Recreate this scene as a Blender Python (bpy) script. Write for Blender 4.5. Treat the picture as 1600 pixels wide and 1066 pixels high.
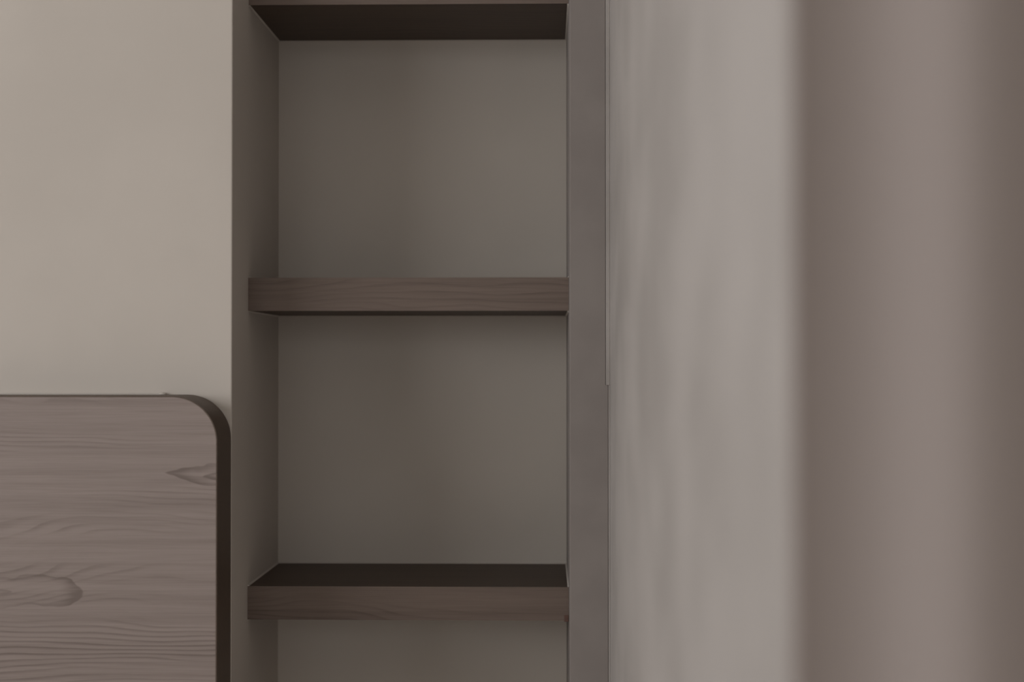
import bpy, bmesh, math
from mathutils import Vector, Euler

for o in list(bpy.data.objects):
    bpy.data.objects.remove(o)
scene = bpy.context.scene
COL = scene.collection

# ------------------------------------------------------------------ camera
F_PX = 2412.0
EYE = Vector((0.0, 0.0, 1.05))
cam_data = bpy.data.cameras.new('camera')
cam_data.sensor_width = 36.0
cam_data.lens = F_PX / 1600.0 * 36.0
cam_data.clip_start = 0.01
cam_data.dof.use_dof = True
cam_data.dof.focus_distance = 1.73
cam_data.dof.aperture_fstop = 4.4
cam = bpy.data.objects.new('camera', cam_data)
cam.location = EYE
cam.rotation_euler = Euler((math.pi / 2 + math.atan(29 / F_PX), 0.0, math.atan(54 / F_PX)), 'XYZ')
COL.objects.link(cam)
scene.camera = cam
ROT = cam.rotation_euler.to_matrix()

# ------------------------------------------------------------------ colour management
scene.view_settings.view_transform = 'Standard'
scene.view_settings.look = 'None'
scene.view_settings.gamma = 1.0
scene.view_settings.use_curve_mapping = False
scene.view_settings.exposure = 0.0

# ------------------------------------------------------------------ world, daylight and added rear fill
world = bpy.data.worlds.new('world')
scene.world = world
world.use_nodes = True
wb = world.node_tree.nodes['Background']
wb.inputs['Color'].default_value = (0.80, 0.88, 1.0, 1)
wb.inputs['Strength'].default_value = 0.6

ROOM_LEFT, ROOM_RIGHT = -2.15, 1.6
ROOM_REAR = -2.6
CEIL = 2.55
WIN_Y0, WIN_Y1, WIN_Z0, WIN_Z1 = -1.9, 1.10, 0.90, 1.95

ld = bpy.data.lights.new('window_daylight', 'AREA')
ld.shape = 'RECTANGLE'
ld.size = WIN_Z1 - WIN_Z0
ld.size_y = WIN_Y1 - WIN_Y0
ld.energy = 43.0
ld.color = (1.0, 0.985, 0.98)
lo = bpy.data.objects.new('window_daylight', ld)
lo.location = (ROOM_LEFT - 0.10, (WIN_Y0 + WIN_Y1) / 2, (WIN_Z0 + WIN_Z1) / 2)
lo.rotation_euler = (0, -math.pi / 2, 0)
COL.objects.link(lo)

# unseen fill light added behind the camera to brighten recess and curtain
FILL_X0, FILL_X1, FILL_Z0, FILL_Z1 = -1.2, 0.7, 0.85, 2.05
rd = bpy.data.lights.new('rear_fill_light', 'AREA')
rd.shape = 'RECTANGLE'
rd.size = FILL_X1 - FILL_X0
rd.size_y = FILL_Z1 - FILL_Z0
rd.energy = 9.0
rd.color = (1.0, 0.965, 0.91)
ro = bpy.data.objects.new('rear_fill_light', rd)
ro.location = ((FILL_X0 + FILL_X1) / 2, ROOM_REAR - 0.10, (FILL_Z0 + FILL_Z1) / 2)
ro.rotation_euler = (math.pi / 2, 0, 0)
COL.objects.link(ro)

# ------------------------------------------------------------------ helpers
def at(px, py, y):
    """World point seen at pixel (px, py) on the upright plane Y = y."""
    d = ROT @ Vector(((px - 800) / F_PX, (533 - py) / F_PX, -1.0))
    return EYE + d * (y / d.y)

def add_box(bm, x0, x1, y0, y1, z0, z1):
    v = [bm.verts.new((x, y, z)) for x in (x0, x1) for y in (y0, y1) for z in (z0, z1)]
    for f in ((0, 1, 3, 2), (4, 6, 7, 5), (0, 4, 5, 1), (2, 3, 7, 6), (0, 2, 6, 4), (1, 5, 7, 3)):
        bm.faces.new([v[i] for i in f])

def obj(name, bm, mat, parent=None, bevel=0.0, smooth=False, segments=2):
    bmesh.ops.recalc_face_normals(bm, faces=bm.faces)
    me = bpy.data.meshes.new(name)
    bm.to_mesh(me)
    bm.free()
    me.materials.append(mat)
    o = bpy.data.objects.new(name, me)
    COL.objects.link(o)
    if smooth:
        for p in me.polygons:
            p.use_smooth = True
    if bevel:
        m = o.modifiers.new('bevel', 'BEVEL')
        m.width = bevel
        m.segments = segments
        m.limit_method = 'ANGLE'
    if parent:
        o.parent = parent
        o.matrix_parent_inverse.identity()
    return o

def struct(name, bm, mat, bevel=0.0, smooth=False, segments=2):
    o = obj(name, bm, mat, None, bevel, smooth, segments)
    o['kind'] = 'structure'
    return o

def thing(name, label, cat, loc, group=None):
    o = bpy.data.objects.new(name, None)
    o.empty_display_size = 0.05
    o.location = loc
    COL.objects.link(o)
    o['label'] = label
    o['category'] = cat
    if group:
        o['group'] = group
    return o

# ------------------------------------------------------------------ materials
class NT:
    def __init__(self, name, rough=0.6, spec=0.3):
        self.m = bpy.data.materials.new(name)
        self.m.use_nodes = True
        self.t = self.m.node_tree
        self.b = self.t.nodes['Principled BSDF']
        self.b.inputs['Roughness'].default_value = rough
        self.b.inputs['Specular IOR Level'].default_value = spec
    def n(self, kind, **kw):
        nd = self.t.nodes.new(kind)
        for k, v in kw.items():
            setattr(nd, k, v)
        return nd
    def l(self, a, b):
        self.t.links.new(a, b)
    def put(self, sock, v):
        if isinstance(v, (int, float)):
            sock.default_value = v
        else:
            self.l(v, sock)
    def math(self, op, a, b=0.0, c=0.0, clamp=False):
        nd = self.n('ShaderNodeMath', operation=op, use_clamp=clamp)
        for s, v in zip(nd.inputs, (a, b, c)):
            self.put(s, v)
        return nd.outputs[0]
    def smooth(self, v, lo, hi, a=0.0, b=1.0):
        nd = self.n('ShaderNodeMapRange', interpolation_type='SMOOTHSTEP')
        self.put(nd.inputs['Value'], v)
        nd.inputs['From Min'].default_value = lo
        nd.inputs['From Max'].default_value = hi
        nd.inputs['To Min'].default_value = a
        nd.inputs['To Max'].default_value = b
        return nd.outputs['Result']
    def noise(self, vec, scale, detail=3.0, rough=0.5):
        nd = self.n('ShaderNodeTexNoise')
        self.l(vec, nd.inputs['Vector'])
        nd.inputs['Scale'].default_value = scale
        nd.inputs['Detail'].default_value = detail
        nd.inputs['Roughness'].default_value = rough
        return nd.outputs['Fac']
    def mapped(self, vec, scale, loc=(0, 0, 0)):
        nd = self.n('ShaderNodeMapping')
        self.l(vec, nd.inputs['Vector'])
        nd.inputs['Scale'].default_value = scale
        nd.inputs['Location'].default_value = loc
        return nd.outputs[0]
    def mix(self, fac, a, b):
        nd = self.n('ShaderNodeMix', data_type='RGBA')
        self.put(nd.inputs[0], fac)
        for s, v in ((nd.inputs[6], a), (nd.inputs[7], b)):
            if isinstance(v, tuple):
                s.default_value = (*v, 1)
            else:
                self.l(v, s)
        return nd.outputs[2]
    def colour(self, c):
        self.l(c, self.b.inputs['Base Color'])
    def bump(self, h, strength, dist):
        nd = self.n('ShaderNodeBump')
        nd.inputs['Strength'].default_value = strength
        nd.inputs['Distance'].default_value = dist
        self.l(h, nd.inputs['Height'])
        self.l(nd.outputs[0], self.b.inputs['Normal'])

def paint(name, a, b, bump=0.06, dist=0.002, scale=(1, 1, 1), nscale=5.0, rough=0.75):
    t = NT(name, rough, 0.25)
    co = t.n('ShaderNodeNewGeometry').outputs['Position']
    v = t.mapped(co, scale)
    big = t.noise(v, nscale, 3.0)
    fine = t.noise(co, 260.0, 3.0, 0.6)
    t.colour(t.mix(t.smooth(big, 0.3, 0.7), a, b))
    h = t.math('ADD', t.math('MULTIPLY', big, 1.0), t.math('MULTIPLY', fine, 0.12))
    t.bump(h, bump, dist)
    return t.m

M_WALL = paint('beige_wall_paint', (0.555, 0.508, 0.456), (0.590, 0.541, 0.487))
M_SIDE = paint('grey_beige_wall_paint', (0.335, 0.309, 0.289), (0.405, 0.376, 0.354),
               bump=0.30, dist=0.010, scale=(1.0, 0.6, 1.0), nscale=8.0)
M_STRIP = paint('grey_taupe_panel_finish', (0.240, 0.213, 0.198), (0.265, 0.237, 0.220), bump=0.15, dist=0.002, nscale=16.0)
M_CEIL = paint('ceiling_paint', (0.60, 0.58, 0.55), (0.62, 0.60, 0.57))
M_SEAL = paint('pale_sealant', (0.50, 0.46, 0.42), (0.55, 0.51, 0.46), rough=0.5)

def wood(name, light, dark, figure=False, period=0.0068, rough=0.5, seed=0.0, strength=1.0):
    """Horizontal laminate grain: contour lines of a gently warped height field."""
    t = NT(name, rough, 0.3)
    co = t.n('ShaderNodeNewGeometry').outputs['Position']
    sep = t.n('ShaderNodeSeparateXYZ')
    t.l(co, sep.inputs[0])
    X, Y, Z = sep.outputs
    low = t.noise(t.mapped(co, (3.0, 6.0, 11.0), (seed, 0, seed)), 1.0, 2.0, 0.45)
    mid = t.noise(t.mapped(co, (9.0, 30.0, 60.0), (seed, 3, 0)), 1.0, 3.0, 0.5)
    fine = t.noise(t.mapped(co, (14.0, 400.0, 900.0), (0, seed, 0)), 1.0, 3.0, 0.6)
    streak = t.noise(t.mapped(co, (2.5, 60.0, 110.0), (0, 1, seed)), 1.0, 3.0, 0.55)
    h = t.math('ADD', t.math('ADD', Z, t.math('MULTIPLY', Y, 0.8)), t.math('MULTIPLY', low, 0.085))
    h = t.math('ADD', h, t.math('MULTIPLY', mid, 0.006))
    if figure:
        h = t.math('ADD', h, figure(t, X, Z))
    ph = t.math('FRACT', t.math('DIVIDE', h, period))
    # a growth ring: slow darkening, then a crisp edge
    ring = t.math('MULTIPLY', t.smooth(ph, 0.45, 0.92), t.smooth(ph, 0.94, 1.0, 1.0, 0.0))
    amp = t.smooth(t.noise(t.mapped(co, (2.0, 8.0, 26.0), (seed, 7, 2)), 1.0, 2.0), 0.40, 0.66, 0.05, 1.0)
    ring = t.math('MULTIPLY', ring, amp)
    fac = t.math('MULTIPLY', ring, 0.66 * strength)
    fac = t.math('ADD', fac, t.math('MULTIPLY', t.smooth(fine, 0.35, 0.7), 0.22))
    fac = t.math('ADD', fac, t.math('MULTIPLY', t.smooth(streak, 0.35, 0.7), 0.30))
    if figure:
        fac = t.math('ADD', fac, knots(t, co, X, Z))
    t.colour(t.mix(t.math('MINIMUM', fac, 1.0), light, dark))
    t.bump(fine, 0.05, 0.0006)
    return t.m

# ------------------------------------------------------------------ depths of the place (metres from the camera's wall)
Y_WALL, Y_SHELF, Y_BACK, Y_HEAD = 1.648, 1.737, 1.935, 1.578
XL = (at(363, 534, Y_WALL).x + at(388, 534, Y_SHELF).x + at(434, 534, Y_BACK).x) / 3
XR = (at(889, 534, Y_SHELF).x + at(885, 534, Y_BACK).x) / 2
XA = at(953, 534, Y_WALL).x
Y_END = 0.44

def gauss(t, X, Z, px, py, sx, sz, amp):
    c = at(px, py, Y_HEAD)
    dx = t.math('DIVIDE', t.math('SUBTRACT', X, c.x), sx)
    dz = t.math('DIVIDE', t.math('SUBTRACT', Z, c.z), sz)
    q = t.math('ADD', t.math('MULTIPLY', dx, dx), t.math('MULTIPLY', dz, dz))
    return t.math('MULTIPLY', t.math('EXPONENT', t.math('MULTIPLY', q, -1.0)), amp)

def head_figure(t, X, Z):
    a = gauss(t, X, Z, -20, 935, 0.085, 0.026, 0.016)
    b = gauss(t, X, Z, 370, 738, 0.060, 0.018, 0.010)
    return t.math('ADD', a, b)

def knots(t, co, X, Z):
    """The rounded tongue at the lower left and the pointed one near the right edge."""
    wob = t.noise(t.mapped(co, (26.0, 1.0, 55.0), (4, 0, 1)), 1.0, 2.0, 0.5)
    wob = t.math('MULTIPLY', t.math('SUBTRACT', wob, 0.5), 1.0)
    out = None
    # (pixel centre, half length, half height, roundness of the tip, strength, side of the tip)
    for px, py, rx, rz, power, dk, side in ((-20, 924, 0.098, 0.0160, 3.0, 0.75, 1), (-60, 924, 0.052, 0.0045, 2.0, 0.4, 1),
                                            (372, 743, 0.070, 0.0135, 1.35, 0.85, -1), (382, 745, 0.042, 0.0075, 1.3, 0.75, -1)):
        c = at(px, py, Y_HEAD)
        u = t.math('MULTIPLY', t.math('SUBTRACT', X, c.x), side / rx)
        v = t.math('DIVIDE', t.math('SUBTRACT', Z, c.z), rz)
        v = t.math('ADD', v, t.math('MULTIPLY', wob, 1.1))
        q = t.math('ADD', t.math('POWER', t.math('ABSOLUTE', u), power), t.math('POWER', t.math('ABSOLUTE', v), power))
        q = t.math('ADD', q, t.math('MULTIPLY', wob, 0.35))
        # soft darkening towards the tip, then a crisp outline
        tip = t.smooth(u, 0.15, 0.95, 0.40, 1.0)
        band = t.math('MULTIPLY', t.smooth(q, 0.45, 1.0), t.smooth(q, 1.0, 1.07, 1.0, 0.0))
        band = t.math('MULTIPLY', t.math('MULTIPLY', band, tip), dk)
        out = band if out is None else t.math('ADD', out, band)
    return out

M_WOOD_H = wood('headboard_laminate', (0.312, 0.258, 0.235), (0.172, 0.136, 0.120), head_figure)
M_WOOD_S = wood('shelf_front_laminate', (0.178, 0.135, 0.112), (0.092, 0.066, 0.053), period=0.0062, seed=5.3, strength=0.55)
M_WOOD_B = wood('shelf_board_laminate', (0.082, 0.054, 0.037), (0.048, 0.031, 0.021), period=0.011, seed=2.1, strength=0.8)
M_EDGE = wood('dark_edge_band', (0.110, 0.078, 0.057), (0.083, 0.058, 0.042), seed=8.0)
M_NICK = wood('reddish_nick', (0.13, 0.072, 0.055), (0.09, 0.05, 0.04), seed=9.0)
M_FLOOR = wood('floor_boards', (0.60, 0.53, 0.46), (0.50, 0.43, 0.37), seed=1.0)

def cloth():
    t = NT('taupe_curtain_cloth', 0.9, 0.1)
    co = t.n('ShaderNodeNewGeometry').outputs['Position']
    weave = t.noise(t.mapped(co, (900, 900, 500)), 1.0, 2.0)
    t.colour(t.mix(weave, (0.328, 0.284, 0.266), (0.372, 0.325, 0.306)))
    t.b.inputs['Sheen Weight'].default_value = 0.15
    t.bump(weave, 0.1, 0.0004)
    return t.m
M_CURT = cloth()

# ------------------------------------------------------------------ setting
bm = bmesh.new()
add_box(bm, ROOM_LEFT - 0.2, ROOM_RIGHT + 0.2, ROOM_REAR - 0.2, Y_BACK + 0.2, -0.1, 0)
struct('floor', bm, M_FLOOR)
bm = bmesh.new()
add_box(bm, ROOM_LEFT - 0.2, ROOM_RIGHT + 0.2, ROOM_REAR - 0.2, Y_BACK + 0.2, CEIL, CEIL + 0.1)
struct('ceiling', bm, M_CEIL)

# back wall, and the back of the tall recess for the shelves
bm = bmesh.new()
add_box(bm, ROOM_LEFT, XL, Y_WALL, Y_BACK + 0.2, 0, CEIL)
struct('wall_back', bm, M_WALL, bevel=0.0012)
bm = bmesh.new()
add_box(bm, XL, XA + 0.01, Y_BACK, Y_BACK + 0.2, 0, CEIL)
struct('wall_recess', bm, M_WALL)

# narrow grey upright face between the recess and the side wall
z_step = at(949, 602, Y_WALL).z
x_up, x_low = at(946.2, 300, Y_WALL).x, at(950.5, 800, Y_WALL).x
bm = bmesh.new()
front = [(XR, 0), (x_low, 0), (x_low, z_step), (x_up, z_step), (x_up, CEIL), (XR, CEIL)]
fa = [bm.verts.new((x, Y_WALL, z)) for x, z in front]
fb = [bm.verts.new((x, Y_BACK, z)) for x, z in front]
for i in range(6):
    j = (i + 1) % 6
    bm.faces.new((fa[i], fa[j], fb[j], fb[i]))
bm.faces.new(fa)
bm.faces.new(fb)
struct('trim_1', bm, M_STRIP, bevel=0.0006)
# corner bead of the side wall, wider above the step
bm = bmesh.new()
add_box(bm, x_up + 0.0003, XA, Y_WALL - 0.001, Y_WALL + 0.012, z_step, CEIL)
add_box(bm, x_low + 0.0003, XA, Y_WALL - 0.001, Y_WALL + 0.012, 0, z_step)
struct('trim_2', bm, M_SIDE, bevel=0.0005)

# side wall running towards the camera, rounded end
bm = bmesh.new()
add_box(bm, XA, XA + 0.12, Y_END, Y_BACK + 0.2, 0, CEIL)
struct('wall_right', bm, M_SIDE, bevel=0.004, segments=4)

bm = bmesh.new()
add_box(bm, ROOM_RIGHT, ROOM_RIGHT + 0.15, ROOM_REAR, Y_BACK + 0.2, 0, CEIL)
add_box(bm, XA + 0.12, ROOM_RIGHT, Y_BACK, Y_BACK + 0.2, 0, CEIL)
struct('wall_far_right', bm, M_WALL)
bm = bmesh.new()
y0, y1 = ROOM_REAR - 0.2, ROOM_REAR  # rear wall, its opening added to let the fill light in
add_box(bm, ROOM_LEFT - 0.2, FILL_X0, y0, y1, 0, CEIL)
add_box(bm, FILL_X1, ROOM_RIGHT + 0.15, y0, y1, 0, CEIL)
add_box(bm, FILL_X0, FILL_X1, y0, y1, 0, FILL_Z0)
add_box(bm, FILL_X0, FILL_X1, y0, y1, FILL_Z1, CEIL)
struct('wall_rear', bm, M_WALL)
bm = bmesh.new()
x0, x1 = ROOM_LEFT - 0.2, ROOM_LEFT
add_box(bm, x0, x1, ROOM_REAR, WIN_Y0, 0, CEIL)
add_box(bm, x0, x1, WIN_Y1, Y_BACK + 0.2, 0, CEIL)
add_box(bm, x0, x1, WIN_Y0, WIN_Y1, 0, WIN_Z0)
add_box(bm, x0, x1, WIN_Y0, WIN_Y1, WIN_Z1, CEIL)
struct('wall_left', bm, M_WALL)

# ------------------------------------------------------------------ headboard
hx_r = at(339, 850, Y_HEAD).x
hz_t = at(150, 619.0, Y_HEAD).z
hx_l = hx_r - 1.58
R = 0.047
BAND = 0.0012
head = thing('headboard', 'greyish wood grain headboard with a rounded corner standing against the beige wall', 'headboard',
             ((hx_l + hx_r) / 2, Y_WALL, 0))

def rounded_outline(x0, x1, z0, z1, r, n=24):
    pts = [(x0, z0), (x1, z0)]
    for k in range(n + 1):
        a = math.pi / 2 * k / n
        pts.append((x1 - r + r * math.cos(a), z1 - r + r * math.sin(a)))
    for k in range(n + 1):
        a = math.pi / 2 + math.pi / 2 * k / n
        pts.append((x0 + r + r * math.cos(a), z1 - r + r * math.sin(a)))
    return pts

hx, hy, hz = head.location
def prism(bm, pts, y0, y1):
    a = [bm.verts.new((x - hx, y0 - hy, z - hz)) for x, z in pts]
    b = [bm.verts.new((x - hx, y1 - hy, z - hz)) for x, z in pts]
    n = len(pts)
    for i in range(n):
        j = (i + 1) % n
        bm.faces.new((a[i], a[j], b[j], b[i]))
    bm.faces.new(a)
    bm.faces.new(b)

bm = bmesh.new()
prism(bm, rounded_outline(hx_l + BAND, hx_r - BAND, 0, hz_t - BAND, R - BAND), Y_HEAD, Y_WALL - 0.001)
obj('face_panel', bm, M_WOOD_H, head)
# dark band round the outer edge
bm = bmesh.new()
po = rounded_outline(hx_l, hx_r, 0, hz_t, R)[1:] + [(hx_l, 0)]
pi_ = rounded_outline(hx_l + BAND, hx_r - BAND, 0, hz_t - BAND, R - BAND)[1:] + [(hx_l + BAND, 0)]
rows = []
for (xo, zo), (xi, zi) in zip(po, pi_):
    rows.append([bm.verts.new((x - hx, y - hy, z - hz)) for x, y, z in
                 ((xo, Y_HEAD, zo), (xo, Y_WALL - 0.001, zo), (xi, Y_WALL - 0.001, zi), (xi, Y_HEAD, zi))])
for p, q in zip(rows[:-1], rows[1:]):
    for k in range(4):
        bm.faces.new((p[k], p[(k + 1) % 4], q[(k + 1) % 4], q[k]))
bm.faces.new(rows[0])
bm.faces.new(rows[-1])
eb = obj('edge_band', bm, M_EDGE, head)
eb['label'] = 'dark brown edge band'
# thin sealant line along the joint with the wall, ending in a small lump
bm = bmesh.new()
xs = at(252, 616, Y_WALL).x
add_box(bm, hx_l + 0.08 - hx, xs - hx, -0.0045, -0.0004, hz_t - 0.0004, hz_t + 0.0014)
bmesh.ops.create_icosphere(bm, subdivisions=2, radius=0.0030)
bm.verts.ensure_lookup_table()
for v in bm.verts[8:]:
    v.co = Vector((v.co.x * 1.5 + xs + 0.002 - hx, v.co.y * 0.8 - 0.0030, v.co.z * 0.6 + hz_t + 0.0008))
sb = obj('sealant_bead', bm, M_SEAL, head)
sb['label'] = 'pale sealant line along the top'

# ------------------------------------------------------------------ shelves
T = at(640, 917, Y_SHELF).z - at(640, 969.3, Y_SHELF).z
GAP = 0.0002
def make_shelf(z_bottom, label, nick=False):
    cx = (XL + XR) / 2
    w = (XR - XL) / 2 - GAP
    s = thing('niche_shelf', label, 'shelf', (cx, Y_SHELF, z_bottom), 'thick brown shelves in the wall recess')
    d = Y_BACK - Y_SHELF - GAP
    bm = bmesh.new()
    add_box(bm, -w, w, 0.0012, d, 0, T)
    obj('board', bm, M_WOOD_B, s)
    bm = bmesh.new()
    add_box(bm, -w, w, 0, 0.0012, 0, T)
    e = obj('edge_band', bm, M_WOOD_S, s)
    e['label'] = 'lighter wood grain front edge'
    # sealant along the joints with the recess, under and over the board
    bm = bmesh.new()
    c = 0.0016
    for z0, sgn in ((0, -1), (T, 1)):
        for x, sx in ((-w - GAP, 1), (w + GAP, -1)):
            a = [bm.verts.new(p) for p in ((x, 0.001, z0), (x + sx * c, 0.001, z0), (x, 0.001, z0 + sgn * c))]
            b = [bm.verts.new(p) for p in ((x, d, z0), (x + sx * c, d, z0), (x, d, z0 + sgn * c))]
            for i in range(3):
                j = (i + 1) % 3
                bm.faces.new((a[i], a[j], b[j], b[i]))
            bm.faces.new(a); bm.faces.new(b)
        y = d + GAP
        a = [bm.verts.new(p) for p in ((-w, y, z0), (-w, y - c, z0), (-w, y, z0 + sgn * c))]
        b = [bm.verts.new(p) for p in ((w, y, z0), (w, y - c, z0), (w, y, z0 + sgn * c))]
        for i in range(3):
            j = (i + 1) % 3
            bm.faces.new((a[i], a[j], b[j], b[i]))
        bm.faces.new(a); bm.faces.new(b)
    q = obj('sealant_bead', bm, M_SEAL, s)
    q['label'] = 'pale sealant line along the joint'
    if nick:
        bm = bmesh.new()
        add_box(bm, w - 0.0052, w, -0.0006, 0.004, -0.0012, 0.0062)
        k = obj('corner_patch', bm, M_NICK, s, bevel=0.0005)
        k['label'] = 'small reddish patch at the lower right corner'
    return s

make_shelf(at(640, 6.6, Y_SHELF).z, 'thick brown wooden shelf at the top of the recess, seen from below')
make_shelf(at(640, 485.8, Y_SHELF).z, 'thick brown wooden shelf in the middle of the recess, at eye level')
make_shelf(at(640, 969.3, Y_SHELF).z, 'lowest brown wooden shelf in the recess, its dark top surface visible', nick=True)

# ------------------------------------------------------------------ curtain close to the camera
Y_C = 0.425
bm = bmesh.new()
n, nz = 240, 12
u0 = at(1238, 534, Y_C).x
crest = at(1525, 534, Y_C).x
lam = at(1405, 534, Y_C).x - at(1000, 534, Y_C).x
grid = []
for i in range(n + 1):
    x = u0 + 0.36 * i / n
    col = []
    for k in range(nz + 1):
        z = 0.012 + (CEIL - 0.014) * k / nz
        ph = 2 * math.pi * (x - crest) / lam
        y = Y_C - 0.0050 * math.cos(ph) - 0.0003 * math.cos(2.3 * ph + 1.2) + 0.0006 * math.sin(3 * z + ph)
        col.append(bm.verts.new((x, y, z)))
    grid.append(col)
for i in range(n):
    for k in range(nz):
        bm.faces.new((grid[i][k], grid[i + 1][k], grid[i + 1][k + 1], grid[i][k + 1]))
cur = obj('curtain', bm, M_CURT, None, smooth=True)
sm = cur.modifiers.new('thickness', 'SOLIDIFY')
sm.thickness = 0.0012
sm.offset = 0
cur['label'] = 'blurred taupe curtain with soft vertical folds hanging close in the right foreground'
cur['category'] = 'curtain'
